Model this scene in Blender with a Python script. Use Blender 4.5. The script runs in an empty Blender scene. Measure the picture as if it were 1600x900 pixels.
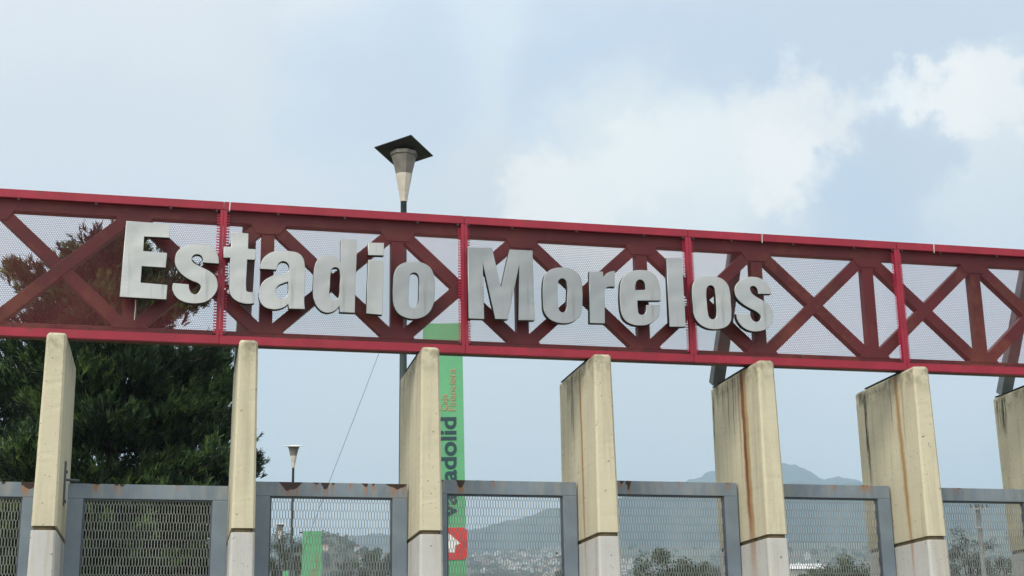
import bpy, bmesh, math, random
import numpy as np
from mathutils import Vector, Matrix
R = math.radians
rnd = random.Random(7)
S = bpy.context.scene
COL = S.collection

# ------------------------------------------------------------------ camera
F_PX, YAW, PITCH, ROLL = 2363.436, 0.239876, 0.274162, -0.0170963
CAM = Vector((-0.658986, -15.5, 1.6))
def ray(x, y):
    """direction of the sight line through point (x, y) of the 1600 x 900 photograph"""
    a, b = (x-800)/F_PX, (y-450)/F_PX
    cr, sr = math.cos(ROLL), math.sin(ROLL)
    u, v = a*cr+b*sr, -a*sr+b*cr
    cp, sp = math.cos(PITCH), math.sin(PITCH)
    yy, zz = cp+v*sp, sp-v*cp
    cy, sy = math.cos(YAW), math.sin(YAW)
    return Vector((u*cy+yy*sy, -u*sy+yy*cy, zz))
def on_y(x, y, Y):
    d = ray(x, y); return CAM + d*((Y-CAM.y)/d.y)
def at(x, y, dist):
    d = ray(x, y); return CAM + d*(dist/math.hypot(d.x, d.y))
cam = bpy.data.cameras.new('camera'); co = bpy.data.objects.new('camera', cam); COL.objects.link(co)
fw = ray(800, 450).normalized(); rt = (ray(801, 450)-ray(799, 450)).normalized(); up = rt.cross(fw)
co.matrix_world = Matrix(((rt.x, up.x, -fw.x, CAM.x), (rt.y, up.y, -fw.y, CAM.y), (rt.z, up.z, -fw.z, CAM.z), (0, 0, 0, 1)))
cam.sensor_width = 36; cam.lens = F_PX/1600*36; cam.clip_start = .1; cam.clip_end = 60000
S.camera = co

# ------------------------------------------------------------------ light and sky
SUN_DIR = Vector((-.66, -.58, .78)).normalized()
sun = bpy.data.lights.new('sun', 'SUN'); sun.energy = 1.5; sun.angle = R(28); sun.color = (1, .955, .88)
so = bpy.data.objects.new('sun', sun); COL.objects.link(so)
so.rotation_euler = (-SUN_DIR).to_track_quat('-Z', 'Y').to_euler()
S.view_settings.view_transform = 'Standard'; S.view_settings.look = 'None'
S.view_settings.exposure = .37; S.view_settings.gamma = 1; S.view_settings.use_curve_mapping = False
S.cycles.max_bounces = 8; S.cycles.transparent_max_bounces = 16
S.cycles.use_denoising = True; S.cycles.volume_bounces = 3

class N:
    """small helper for node trees"""
    def __init__(s, tree): s.t = tree; s.n = tree.nodes; s.l = tree.links
    def new(s, kind, **kw):
        nd = s.n.new(kind)
        for k, v in kw.items():
            if k.startswith('i_'): nd.inputs[k[2:].replace('_', ' ')].default_value = v
            else: setattr(nd, k, v)
        return nd
    def put(s, sock, v):
        if isinstance(v, bpy.types.NodeSocket): s.l.new(v, sock)
        else: sock.default_value = v
    def math(s, op, a, b=0., c=None, clamp=False):
        m = s.n.new('ShaderNodeMath'); m.operation = op; m.use_clamp = clamp
        s.put(m.inputs[0], a); s.put(m.inputs[1], b)
        if c is not None: s.put(m.inputs[2], c)
        return m.outputs[0]
    def vmath(s, op, a, b=None, scale=None):
        m = s.n.new('ShaderNodeVectorMath'); m.operation = op
        s.put(m.inputs[0], a)
        if b is not None: s.put(m.inputs[1], b)
        if scale is not None: s.put(m.inputs['Scale'], scale)
        return m
    def mix(s, fac, a, b):
        m = s.n.new('ShaderNodeMix'); m.data_type = 'RGBA'; m.clamp_factor = True
        s.put(m.inputs[0], fac)
        for q, v in ((6, a), (7, b)): s.put(m.inputs[q], v if isinstance(v, bpy.types.NodeSocket) else (*v[:3], 1))
        return m.outputs[2]
    def step(s, v, a, b, lo=0., hi=1., smooth=True):
        m = s.n.new('ShaderNodeMapRange'); m.interpolation_type = 'SMOOTHSTEP' if smooth else 'LINEAR'; m.clamp = True
        s.put(m.inputs[0], v)
        for i, q in enumerate((a, b, lo, hi)): m.inputs[i+1].default_value = q
        return m.outputs[0]
    def noise(s, vec, scale, detail=4., rough=.55, dist=0.):
        m = s.n.new('ShaderNodeTexNoise'); m.inputs['Scale'].default_value = scale; m.inputs['Detail'].default_value = detail
        m.inputs['Roughness'].default_value = rough; m.inputs['Distortion'].default_value = dist
        if vec is not None: s.put(m.inputs['Vector'], vec)
        return m

W = bpy.data.worlds.new('World'); S.world = W; W.use_nodes = True
g = N(W.node_tree); g.n.clear()
sky = g.new('ShaderNodeTexSky'); sky.sky_type = 'NISHITA'; sky.sun_disc = False
sky.sun_elevation = math.asin(SUN_DIR.z); sky.sun_rotation = math.atan2(SUN_DIR.x, SUN_DIR.y)
bg1 = g.new('ShaderNodeBackground'); bg1.inputs[1].default_value = .11; g.l.new(sky.outputs[0], bg1.inputs[0])
tc = g.new('ShaderNodeTexCoord'); dirv = g.vmath('NORMALIZE', tc.outputs['Generated']).outputs[0]
n1 = g.noise(dirv, 5.5, 6, .55); n2 = g.noise(dirv, 22, 6, .62); n3 = g.noise(dirv, 60, 5, .62)
warp = g.vmath('SUBTRACT', n2.outputs['Color'], (.5, .5, .5)).outputs[0]
warp1 = g.vmath('SUBTRACT', n1.outputs['Color'], (.5, .5, .5)).outputs[0]
warp3 = g.vmath('SUBTRACT', n3.outputs['Color'], (.5, .5, .5)).outputs[0]
def wdir(a1, a2, a3=0.):
    v = g.vmath('SCALE', warp1, scale=a1).outputs[0]; w = g.vmath('SCALE', warp, scale=a2).outputs[0]; x = g.vmath('SCALE', warp3, scale=a3).outputs[0]
    return g.vmath('NORMALIZE', g.vmath('ADD', dirv, g.vmath('ADD', g.vmath('ADD', v, w).outputs[0], x).outputs[0]).outputs[0]).outputs[0]
WD = {'soft': wdir(.14, .04), 'puff': wdir(.02, .075, .045)}
colr = g.mix(g.step(n1.outputs[0], .38, .66), (.575, .64, .735), (.68, .71, .755))
# cloud masses standing in fixed directions of the sky: (x, y, inner and outer radius in pixels, colour, edge, weight)
clouds = [
 (800, 640, 200, 620, (.645, .675, .695), 'soft', .85),
 (150, 120, 140, 430, (.735, .75, .775), 'soft', .9),
 (420, 250, 60, 260, (.67, .705, .745), 'soft', .6),
 (120, 330, 80, 300, (.64, .68, .735), 'soft', .7),
 (560, 10, 30, 140, (.80, .815, .83), 'soft', .6),
 (780, 40, 30, 240, (.68, .76, .83), 'soft', .7),
 (1350, 60, 60, 320, (.53, .605, .70), 'soft', .85),
 (600, 170, 30, 190, (.52, .62, .745), 'soft', .6),
 (950, 150, 40, 190, (.50, .60, .74), 'soft', .85),
 (1110, 150, 20, 150, (.50, .59, .72), 'soft', .8),
 (1030, 300, 90, 230, (.78, .80, .79), 'soft', .95),
 (870, 318, 30, 110, (.92, .89, .845), 'puff', .8),
 (940, 290, 20, 75, (.86, .87, .84), 'puff', .8),
 (1020, 245, 20, 85, (.90, .90, .87), 'puff', .8),
 (1130, 232, 30, 120, (.84, .86, .84), 'soft', .9),
 (1250, 205, 40, 120, (.88, .86, .825), 'puff', .8),
 (1215, 262, 30, 85, (.93, .905, .865), 'puff', .95),
 (1500, 190, 40, 140, (.74, .77, .78), 'soft', .9),
 (1400, 165, 16, 75, (.92, .92, .90), 'puff', .85),
 (1490, 142, 22, 75, (.93, .905, .865), 'puff', .95),
 (1565, 150, 20, 75, (.90, .88, .85), 'puff', .9),
 (1385, 272, 62, 116, (.52, .59, .69), 'puff', .85),
 (1330, 335, 50, 120, (.50, .59, .71), 'soft', .85),
 (1540, 300, 40, 120, (.68, .72, .75), 'soft', .7),
]
for px, py, r0, r1, c, edge, wt in clouds:
    d = ray(px, py).normalized()
    dt = g.vmath('DOT_PRODUCT', WD[edge], tuple(d)).outputs['Value']
    k = g.step(dt, math.cos(r1/F_PX), math.cos(r0/F_PX), 0., wt)
    colr = g.mix(k, colr, c)
# bright veiled sun behind the camera
dt = g.vmath('DOT_PRODUCT', dirv, tuple(SUN_DIR)).outputs['Value']
colr = g.mix(g.step(dt, .25, .98, 0., .9), colr, (1.5, 1.45, 1.36))
bg2 = g.new('ShaderNodeBackground'); bg2.inputs[1].default_value = 1.0; g.l.new(colr, bg2.inputs[0])
ms = g.new('ShaderNodeMixShader'); ms.inputs[0].default_value = .93
g.l.new(bg1.outputs[0], ms.inputs[1]); g.l.new(bg2.outputs[0], ms.inputs[2])
ow = g.new('ShaderNodeOutputWorld'); g.l.new(ms.outputs[0], ow.inputs[0])

# ------------------------------------------------------------------ helpers
def link(o, parent=None):
    COL.objects.link(o)
    if parent is not None: o.parent = parent
    return o
def tag(o, label=None, cat=None, group=None, kind=None):
    for k, v in (('label', label), ('category', cat), ('group', group), ('kind', kind)):
        if v: o[k] = v
    return o
def thing(name, label, cat, loc, group=None, rz=0):
    o = bpy.data.objects.new(name, None); o.location = loc; o.rotation_euler.z = rz; o.empty_display_size = .3
    link(o); return tag(o, label, cat, group)
class MB:
    def __init__(s): s.v = []; s.f = []; s.m = []
    def add(s, vs, fs, m=0):
        k = len(s.v); s.v += [tuple(v) for v in vs]; s.f += [tuple(i+k for i in f) for f in fs]; s.m += [m]*len(fs)
    def box(s, x0, x1, y0, y1, z0, z1, m=0):
        s.add([(x0,y0,z0),(x1,y0,z0),(x1,y1,z0),(x0,y1,z0),(x0,y0,z1),(x1,y0,z1),(x1,y1,z1),(x0,y1,z1)],
              [(0,3,2,1),(4,5,6,7),(0,1,5,4),(1,2,6,5),(2,3,7,6),(3,0,4,7)], m)
    def bar(s, a, b, w, h, upv=(0, 0, 1), m=0):
        """rectangular bar from a to b, w across and h along upv"""
        a, b = Vector(a), Vector(b); d = (b-a).normalized(); u = Vector(upv); x = d.cross(u).normalized(); u = x.cross(d)
        vs = [p + x*(sx*w/2) + u*(su*h/2) for p in (a, b) for sx, su in ((-1,-1),(1,-1),(1,1),(-1,1))]
        s.add(vs, [(0,1,2,3),(7,6,5,4),(0,4,5,1),(1,5,6,2),(2,6,7,3),(3,7,4,0)], m)
    def tube(s, pts, rad, n=10, m=0, cap=True):
        pts = [Vector(p) for p in pts]; rad = rad if isinstance(rad, (list, tuple)) else [rad]*len(pts)
        k = len(s.v); ref = Vector((0, 0, 1)) if abs((pts[-1]-pts[0]).normalized().z) < .9 else Vector((1, 0, 0))
        for i, p in enumerate(pts):
            d = (pts[min(i+1, len(pts)-1)]-pts[max(i-1, 0)]).normalized(); x = d.cross(ref).normalized(); y = d.cross(x)
            s.v += [tuple(p + (x*math.cos(2*math.pi*j/n)+y*math.sin(2*math.pi*j/n))*rad[i]) for j in range(n)]
        for i in range(len(pts)-1):
            for j in range(n):
                s.f.append((k+i*n+j, k+i*n+(j+1) % n, k+(i+1)*n+(j+1) % n, k+(i+1)*n+j)); s.m.append(m)
        if cap:
            s.f += [tuple(k+j for j in range(n)), tuple(k+(len(pts)-1)*n+j for j in reversed(range(n)))]; s.m += [m, m]
    def rings(s, rings, m=0, cap=True):
        """loft through equal-length rings of points"""
        k = len(s.v); n = len(rings[0])
        for r in rings: s.v += [tuple(p) for p in r]
        for i in range(len(rings)-1):
            for j in range(n):
                s.f.append((k+i*n+j, k+i*n+(j+1) % n, k+(i+1)*n+(j+1) % n, k+(i+1)*n+j)); s.m.append(m)
        if cap:
            s.f += [tuple(k+j for j in reversed(range(n))), tuple(k+(len(rings)-1)*n+j for j in range(n))]; s.m += [m, m]
    def mesh(s, name, mats, smooth=False):
        me = bpy.data.meshes.new(name); me.from_pydata(s.v, [], s.f)
        for m in (mats if isinstance(mats, (list, tuple)) else [mats]): me.materials.append(m)
        me.polygons.foreach_set('material_index', s.m)
        if smooth: me.polygons.foreach_set('use_smooth', [True]*len(s.f))
        me.update(); return me
    def build(s, name, mats, parent=None, loc=(0, 0, 0), smooth=False, bevel=0):
        me = s.mesh(name, mats, smooth)
        if bevel:
            bm = bmesh.new(); bm.from_mesh(me)
            bmesh.ops.recalc_face_normals(bm, faces=bm.faces)
            bmesh.ops.bevel(bm, geom=[e for e in bm.edges if e.is_manifold and e.calc_face_angle(0) > .6], offset=bevel, segments=2, affect='EDGES', profile=.5)
            bm.to_mesh(me); bm.free()
        o = bpy.data.objects.new(name, me); o.location = loc
        return link(o, parent)

# ------------------------------------------------------------------ materials
def mat(name, col, rough=.6, metal=0., var=.15, vscale=3., bump=0., bscale=40., spec=.4, col2=None, coord='Object'):
    m = bpy.data.materials.new(name); m.use_nodes = True; k = N(m.node_tree)
    b = m.node_tree.nodes['Principled BSDF']
    t = k.new('ShaderNodeTexCoord').outputs[coord]
    n = k.noise(t, vscale, 5, .6)
    c2 = col2 or tuple(c*(1-var*2) for c in col); c1 = col if col2 else tuple(min(1, c*(1+var)) for c in col)
    b.inputs['Base Color'].default_value = (*col, 1)
    c = k.mix(k.step(n.outputs[0], .3, .7), c2, c1)
    k.l.new(c, b.inputs['Base Color'])
    b.inputs['Roughness'].default_value = rough; b.inputs['Metallic'].default_value = metal; b.inputs['Specular IOR Level'].default_value = spec
    if bump:
        nb = k.noise(t, bscale, 4, .6); bp = k.new('ShaderNodeBump'); bp.inputs['Strength'].default_value = bump; bp.inputs['Distance'].default_value = .01
        k.l.new(nb.outputs[0], bp.inputs['Height']); k.l.new(bp.outputs[0], b.inputs['Normal'])
    m['k'] = 1
    return m
def base_link(m):
    b = m.node_tree.nodes['Principled BSDF']; return N(m.node_tree), b, b.inputs['Base Color'].links[0].from_socket

# red paint with scuffs and rust
def red_paint(name, col, rust, dark):
    m = mat(name, col, .45, 0, .10, 2.5); k, b, c = base_link(m)
    t = k.new('ShaderNodeTexCoord').outputs['Object']
    n = k.noise(t, 2.1, 8, .68).outputs[0]
    c = k.mix(k.step(n, .62-rust*.14, .74-rust*.12, 0, .85), c, (.115, .036, .016))
    n = k.noise(t, 9., 6, .7).outputs[0]
    c = k.mix(k.step(n, .62, .75, 0, .7), c, dark)
    n = k.noise(t, 1.3, 5, .7).outputs[0]
    c = k.mix(k.step(n, .52, .68, 0, rust*.75), c, (.19, .072, .030))
    vs = k.vmath('MULTIPLY', t, (14., 14., 90.)).outputs[0]
    n = k.noise(vs, 1., 3, .6).outputs[0]
    c = k.mix(k.step(n, .66, .76, 0, .5), c, (.50, .12, .13))
    k.l.new(c, b.inputs['Base Color']); return m
M_FRAME = red_paint('red_frame_paint', (.335, .019, .043), .15, (.22, .015, .03))
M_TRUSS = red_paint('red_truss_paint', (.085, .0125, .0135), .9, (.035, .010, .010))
M_SHEET = mat('red_sheet_paint', (.20, .024, .034), .5, 0, .2, 1.5)
M_TEETH = mat('red_edge_paint', (.48, .02, .07), .45, 0, .1, 5)
M_STEELDARK = mat('dark_plate_steel', (.03, .026, .024), .6, .3, .3, 6)
M_BRACE = mat('grey_brace_paint', (.20, .225, .235), .5, 0, .2, 2)
M_CONCRETE_GREY = mat('grey_painted_plinth', (.55, .545, .52), .75, 0, .06, 2.5, .12, 35)
M_GROOVE = mat('stained_joint', (.17, .13, .075), .9, 0, .2, 8)
M_BOLT = mat('bolt_steel', (.05, .035, .035), .5, .4)

def pillar_mat(name, streaks, seed, spots=.5):
    m = mat(name, (.615, .565, .41), .8, 0, .035, 1.3, .35, 45); k, b, c = base_link(m)
    t = k.new('ShaderNodeTexCoord').outputs['Object']
    t = k.vmath('ADD', t, (0, 0, 0)).outputs[0]
    ts = k.vmath('ADD', t, (seed*7.3, seed*3.1, seed*1.7)).outputs[0]
    sx = k.new('ShaderNodeSeparateXYZ'); k.l.new(t, sx.inputs[0]); Y, Z = sx.outputs[1], sx.outputs[2]
    # dull weathering running down from the top, small pits, hairline cracks
    tv = k.vmath('MULTIPLY', ts, (9., 9., .55)).outputs[0]
    n = k.noise(tv, 1., 6, .6).outputs[0]
    c = k.mix(k.step(n, .46, .72, 0, .55), c, (.40, .35, .245))
    n = k.noise(ts, 2.2, 7, .65).outputs[0]
    c = k.mix(k.step(n, .52, .70, 0, .30), c, (.50, .47, .37))
    n = k.noise(ts, 26, 2, .5).outputs[0]
    c = k.mix(k.step(n, .69, .73, 0, .85), c, (.18, .15, .10))
    n = k.noise(ts, 1.6, 9, .75).outputs[0]
    band = k.math('ABSOLUTE', k.math('SUBTRACT', n, .5))
    c = k.mix(k.math('MULTIPLY', k.step(band, .0, .0035, .55, 0.), k.step(k.noise(ts, .9).outputs[0], .5, .62)), c, (.22, .19, .13))
    # dirt just under the top edge
    nz = k.noise(ts, 7, 5, .65).outputs[0]
    c = k.mix(k.math('MULTIPLY', k.step(Z, 4.95, 5.30), k.step(nz, .36, .66, 0, .75)), c, (.17, .15, .10))
    wob = k.noise(k.vmath('MULTIPLY', ts, (2., .0, 2.2)).outputs[0], 1., 4, .6).outputs[0]
    brk = k.noise(k.vmath('MULTIPLY', ts, (0., 30., 2.4)).outputs[0], 1., 4, .65).outputs[0]
    for (y0, lean, w, ztop, zlen, colr, st, kind) in streaks:
        # streak centre drifts with height
        yc = k.math('ADD', k.math('MULTIPLY', k.math('SUBTRACT', Z, ztop), lean), y0)
        yc = k.math('ADD', yc, k.math('MULTIPLY', k.math('SUBTRACT', wob, .5), w*1.2+.03))
        d = k.math('ABSOLUTE', k.math('SUBTRACT', Y, yc))
        core = k.step(d, w*.4, w*1.25, 1., 0.)
        fade = k.math('MULTIPLY', k.step(Z, ztop-zlen, ztop-zlen*.45), k.step(Z, ztop+.03, ztop-.02))
        rough = k.step(brk, .36, .58, (.7 if kind == 'rust' else .05), 1.)
        fac = k.math('MULTIPLY', k.math('MULTIPLY', core, fade), k.math('MULTIPLY', rough, st))
        c = k.mix(fac, c, colr)
    k.l.new(c, b.inputs['Base Color']); return m
RUST, RUSTD, MOLD, TAN = (.36, .118, .016), (.13, .048, .02), (.028, .026, .02), (.40, .27, .12)

def gate_mat(name, rust, seed):
    m = mat(name, (.205, .26, .315), .48, 0, .10, 1.6, .0, 20); k, b, c = base_link(m)
    t = k.new('ShaderNodeTexCoord').outputs['Object']; ts = k.vmath('ADD', t, (seed*5.1, 0, seed*2.3)).outputs[0]
    sx = k.new('ShaderNodeSeparateXYZ'); k.l.new(t, sx.inputs[0]); Z = sx.outputs[2]
    # chalky patches on the top rail, rust eating in from its upper edge and running down
    n = k.noise(k.vmath('MULTIPLY', ts, (9., 9., 1.2)).outputs[0], 1., 5, .6).outputs[0]
    top = k.step(Z, -.19, -.10)
    c = k.mix(k.math('MULTIPLY', top, k.step(n, .42, .68, 0, .7)), c, (.30, .315, .30))
    X = sx.outputs[0]
    e1 = k.math('SUBTRACT', k.noise(ts, 16, 5, .65).outputs[0], .5)
    run = k.noise(k.vmath('MULTIPLY', ts, (45., 45., 3.)).outputs[0], 1., 4, .6).outputs[0]
    for xc, hw_, dep_ in rust:
        d = k.math('ABSOLUTE', k.math('SUBTRACT', k.math('ADD', X, k.math('MULTIPLY', e1, .05)), xc))
        f = k.math('SUBTRACT', 1., k.math('POWER', k.math('DIVIDE', d, hw_), 2.))
        dp = k.math('ADD', k.math('ADD', Z, k.math('MULTIPLY', f, dep_)), k.math('MULTIPLY', e1, .09))   # >0 inside the peeled patch
        inside = k.step(d, hw_*1.05, hw_*.95)
        drip = k.math('MULTIPLY', k.math('MULTIPLY', k.step(d, hw_, hw_*.5), k.step(k.math('ADD', Z, dep_), -.12, .0)), k.step(run, .42, .60, 0, .95))
        c = k.mix(drip, c, (.34, .155, .05))
        c = k.mix(k.math('MULTIPLY', inside, k.step(dp, 0., .006)), c, (.040, .020, .015))
    k.l.new(k.step(k.noise(ts, 5., 4, .6).outputs[0], .3, .7, .38, .6), b.inputs['Roughness'])
    k.l.new(c, b.inputs['Base Color']); return m
M_WIRE = mat('galvanised_mesh', (.33, .34, .335), .5, .1, .12, 4)
M_LIP = mat('gate_inner_lip', (.09, .105, .125), .5, .1, .1, 3)

def brushed(nm, cc):
    m = mat(nm, cc, .38, .6, .07, .9); k, b, c = base_link(m)
    t = k.new('ShaderNodeTexCoord').outputs['Object']
    v = k.vmath('MULTIPLY', t, (1.2, 1.2, 160.)).outputs[0]
    n = k.noise(v, 1., 3, .6).outputs[0]
    c = k.mix(k.step(n, .3, .7, 0, .12), c, (.33, .34, .33))
    # grime below the counters
    n = k.noise(t, 3.4, 6, .6).outputs[0]
    c = k.mix(k.step(n, .54, .72, 0, .40), c, (.36, .35, .30))
    dr = k.noise(k.vmath('MULTIPLY', t, (11., 11., .9)).outputs[0], 1., 4, .6).outputs[0]
    c = k.mix(k.step(dr, .58, .74, 0, .45), c, (.22, .215, .19))
    n = k.noise(t, 1.1, 3, .5).outputs[0]
    c = k.mix(k.step(n, .35, .65, 0, .6), c, tuple(v*.58 for v in cc))
    k.l.new(c, b.inputs['Base Color'])
    n = k.noise(t, 1.7, 4, .5).outputs[0]
    k.l.new(k.step(n, .3, .7, .22, .46), b.inputs['Roughness'])
    nb = k.noise(t, 1.9, 2, .4).outputs[0]; bp = k.new('ShaderNodeBump'); bp.inputs['Strength'].default_value = .5; bp.inputs['Distance'].default_value = .08
    k.l.new(nb, bp.inputs['Height']); k.l.new(bp.outputs[0], b.inputs['Normal'])
    return m
M_STEELS = [brushed('brushed_steel_pale', (.56, .58, .565)), brushed('brushed_steel_grey', (.40, .425, .43)), brushed('brushed_steel_mid', (.48, .50, .495))]
LTONE = [0, 0, 0, 0, 2, 0, 1, 1, 1, 1, 2, 2, 0, 0]
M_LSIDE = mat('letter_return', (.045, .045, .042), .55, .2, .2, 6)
M_POLE = mat('slate_pole_paint', (.10, .125, .135), .5, .1, .12, 2)
M_LAMPCONE = mat('beige_lamp_body', (.64, .585, .50), .55, 0, .08, 5)
M_LAMPTOP = mat('grey_lamp_collar', (.22, .20, .175), .5, 0, .12, 5)
M_LAMPHAT = mat('dark_lamp_plate', (.055, .05, .05), .5, 0, .12, 4)
M_LAMPHATW = mat('pale_lamp_plate', (.72, .70, .68), .5, 0, .05, 4)
M_GREEN = mat('green_banner_board', (.125, .42, .205), .5, 0, .05, 1.2)
M_GREENEDGE = mat('green_banner_edge', (.05, .27, .11), .5, 0, .05, 1.2)
M_NAVY = mat('dark_lettering', (.020, .062, .075), .5, 0, .05, 3)
M_TAN = mat('tan_lettering', (.50, .30, .17), .5, 0, .05, 3)
M_LOGORED = mat('red_logo', (.62, .045, .045), .5, 0, .05, 3)
M_WHITE = mat('white_logo', (.8, .8, .78), .5, 0, .03, 3)
M_CABLE = mat('cable_sheath', (.10, .10, .10), .5)
M_PALECABLE = mat('pale_cable', (.62, .58, .55), .5)
M_BARK = mat('bark', (.045, .034, .026), .9, 0, .3, 6, .5, 20)
def leaf(name, col):
    m = mat(name, col, .6, 0, .25, .7, spec=.25); return m
PINE = [leaf('pine_needles_dark', (.020, .040, .018)), leaf('pine_needles_mid', (.046, .088, .028)), leaf('pine_needles_light', (.10, .165, .045))]
LEAF = [leaf('leaves_dark', (.030, .055, .022)), leaf('leaves_mid', (.055, .085, .032)), leaf('leaves_light', (.085, .115, .05))]
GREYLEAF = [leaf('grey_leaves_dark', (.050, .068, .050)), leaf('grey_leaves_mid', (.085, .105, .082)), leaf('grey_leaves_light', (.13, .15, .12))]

# ------------------------------------------------------------------ ground, hills and mountains
M_GROUND = mat('dry_ground', (.14, .135, .085), .95, 0, .2, .01, col2=(.075, .095, .05))
M_HILL = mat('scrub_hillside', (.10, .10, .062), .95, 0, .2, .012, col2=(.055, .07, .04))
M_MOUNT = mat('forested_mountain', (.040, .066, .060), .95, 0, .2, .003, col2=(.022, .038, .036))
AZ0 = math.atan2(fw.x, fw.y)
def h_ground(az, d):
    e = np.interp(d, [0, 120, 600, 2000, 3200, 5000, 9000, 40000], [0, 0, 1.8, 4.85, 5.9, 3.8, 2.2, .5])
    da = abs((az-AZ0+math.pi) % (2*math.pi)-math.pi)
    k = float(np.interp(da, [0, R(45), R(90)], [1, 1, 0]))
    z = d*math.tan(R(float(e)*k))
    return z + min(1, d/1500)*7*math.sin(az*37+d*.004)*math.sin(az*11-d*.0013)*k
def ground_at(px, dist, py=800):
    d = ray(px, py); az = math.atan2(d.x, d.y); return Vector((CAM.x+dist*math.sin(az), CAM.y+dist*math.cos(az), h_ground(az, dist)))
mb = MB(); rads = [2, 20, 60, 120, 200, 300, 450, 600, 800, 1000, 1300, 1600, 2000, 2400, 2800, 3200, 3600, 4200, 5000, 7000, 9000, 14000, 40000]
na = 240
mb.v.append((CAM.x, CAM.y, 0))
for r in rads:
    for a in range(na):
        az = 2*math.pi*a/na; mb.v.append((CAM.x+r*math.sin(az), CAM.y+r*math.cos(az), h_ground(az, r)))
for a in range(na): mb.f.append((0, 1+(a+1) % na, 1+a)); mb.m.append(0)
for i in range(len(rads)-1):
    for a in range(na):
        p, q = 1+i*na+a, 1+i*na+(a+1) % na; mb.f.append((p, q, q+na, p+na)); mb.m.append(0)
tag(mb.build('ground', M_GROUND, smooth=True), kind='structure')

from mathutils import noise as mnoise
def ridge_range(name, pts, d_foot, d_top, depth, rough, m, seed):
    """mountain range: a height field over (azimuth, distance) whose crest follows the given skyline"""
    azs, els = [], []
    for x, y in pts:
        d = ray(x, y); azs.append(math.atan2(d.x, d.y)); els.append(d.z/math.hypot(d.x, d.y))
    lo, hi = AZ0-R(50), AZ0+R(50)
    azs = [lo]+azs+[hi]; els = [els[0]*.75]+els+[els[-1]*.8]
    nu, nv = 520, 26; mb = MB()
    A = sorted(list(np.linspace(lo, hi, 160))+list(np.linspace(AZ0-R(21), AZ0+R(21), 420))); nu = len(A)
    for j in range(nv):
        t = j/(nv-1)                                  # 0 foot, .7 crest, 1 far side
        dist = d_foot+(d_top-d_foot)*t/.7 if t <= .7 else d_top+depth*(t-.7)/.3
        for az in A:
            e = float(np.interp(az, azs, els))
            n = mnoise.fractal(Vector((az*60+seed, t*3.5, seed)), 1., 2., 6)
            s = math.sin(math.pi/2*min(1, t/.7))**1.15 if t <= .7 else math.cos(math.pi/2*(t-.7)/.3*.9)
            crest = d_top*e+1.6
            fine = mnoise.fractal(Vector((az*420+seed, t*9, 3.1)), 1., 2., 4)
            z = crest*(s*(1+(n*.10*rough*(1-s*.85))) + n*.010*rough) + fine*rough*5*s
            foot = -5 if t == 0 else 0
            mb.v.append((CAM.x+dist*math.sin(az), CAM.y+dist*math.cos(az), z+foot))
    for j in range(nv-1):
        for i in range(nu-1):
            p = j*nu+i; mb.f.append((p, p+1, p+1+nu, p+nu)); mb.m.append(0)
    return tag(mb.build(name, m, smooth=True), kind='structure')
ridge_range('mountain_range', [(0, 870), (300, 850), (500, 842), (640, 836), (740, 829), (790, 815), (850, 803), (890, 796), (960, 783), (1020, 770), (1100, 760), (1250, 758), (1345, 757), (1430, 762), (1500, 776), (1600, 782)], 3350, 4300, 900, .8, M_MOUNT, 3.)
ridge_range('far_peak', [(700, 850), (900, 800), (1020, 770), (1088, 750), (1104, 742), (1125, 732), (1150, 721), (1185, 716), (1215, 724), (1232, 728), (1262, 738), (1300, 748), (1345, 753), (1420, 768), (1600, 800)], 4700, 5600, 900, .9, M_MOUNT, 11.)
def mound(name, x, y, dist, wpx, m, seed):
    c = at(x, y, dist); top = c.z; rw = wpx/F_PX*dist; mb = MB(); n = 44
    for j in range(n+1):
        for i in range(n+1):
            u, v = (i/n-.5)*2, (j/n-.5)*2; r = min(1, math.hypot(u, v)); nz = mnoise.fractal(Vector((u*3+seed, v*3, seed)), 1., 2., 5)
            mb.v.append((c.x+u*rw, c.y+v*rw, (top+4)*(.5+.5*math.cos(math.pi*r))*(1+.06*nz)-4))
    for j in range(n):
        for i in range(n):
            p = j*(n+1)+i; mb.f.append((p, p+1, p+n+2, p+n+1)); mb.m.append(0)
    o = tag(mb.build(name, m, smooth=True), kind='structure'); o.data.update()
    def zat(X, Y):
        u, v = (X-c.x)/rw, (Y-c.y)/rw; r = min(1, math.hypot(u, v)); nz = mnoise.fractal(Vector((u*3+seed, v*3, seed)), 1., 2., 5)
        return (top+4)*(.5+.5*math.cos(math.pi*r))*(1+.06*nz)-4
    return zat
hill_z = mound('town_hill', 525, 842, 1300, 330, M_HILL, 5.)

# ------------------------------------------------------------------ haze
mb = MB(); mb.box(-8000, 9500, -300, 8500, -6, 960)
hz = bpy.data.materials.new('haze_air'); hz.use_nodes = True; hz.node_tree.nodes.clear(); k = N(hz.node_tree)
vol = k.new('ShaderNodeVolumePrincipled'); vol.inputs['Color'].default_value = (.63, .81, .95, 1); vol.inputs['Density'].default_value = 2.2e-4; vol.inputs['Anisotropy'].default_value = .1
om = k.new('ShaderNodeOutputMaterial'); k.l.new(vol.outputs[0], om.inputs['Volume'])
tag(mb.build('haze', hz), kind='stuff')

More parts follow.
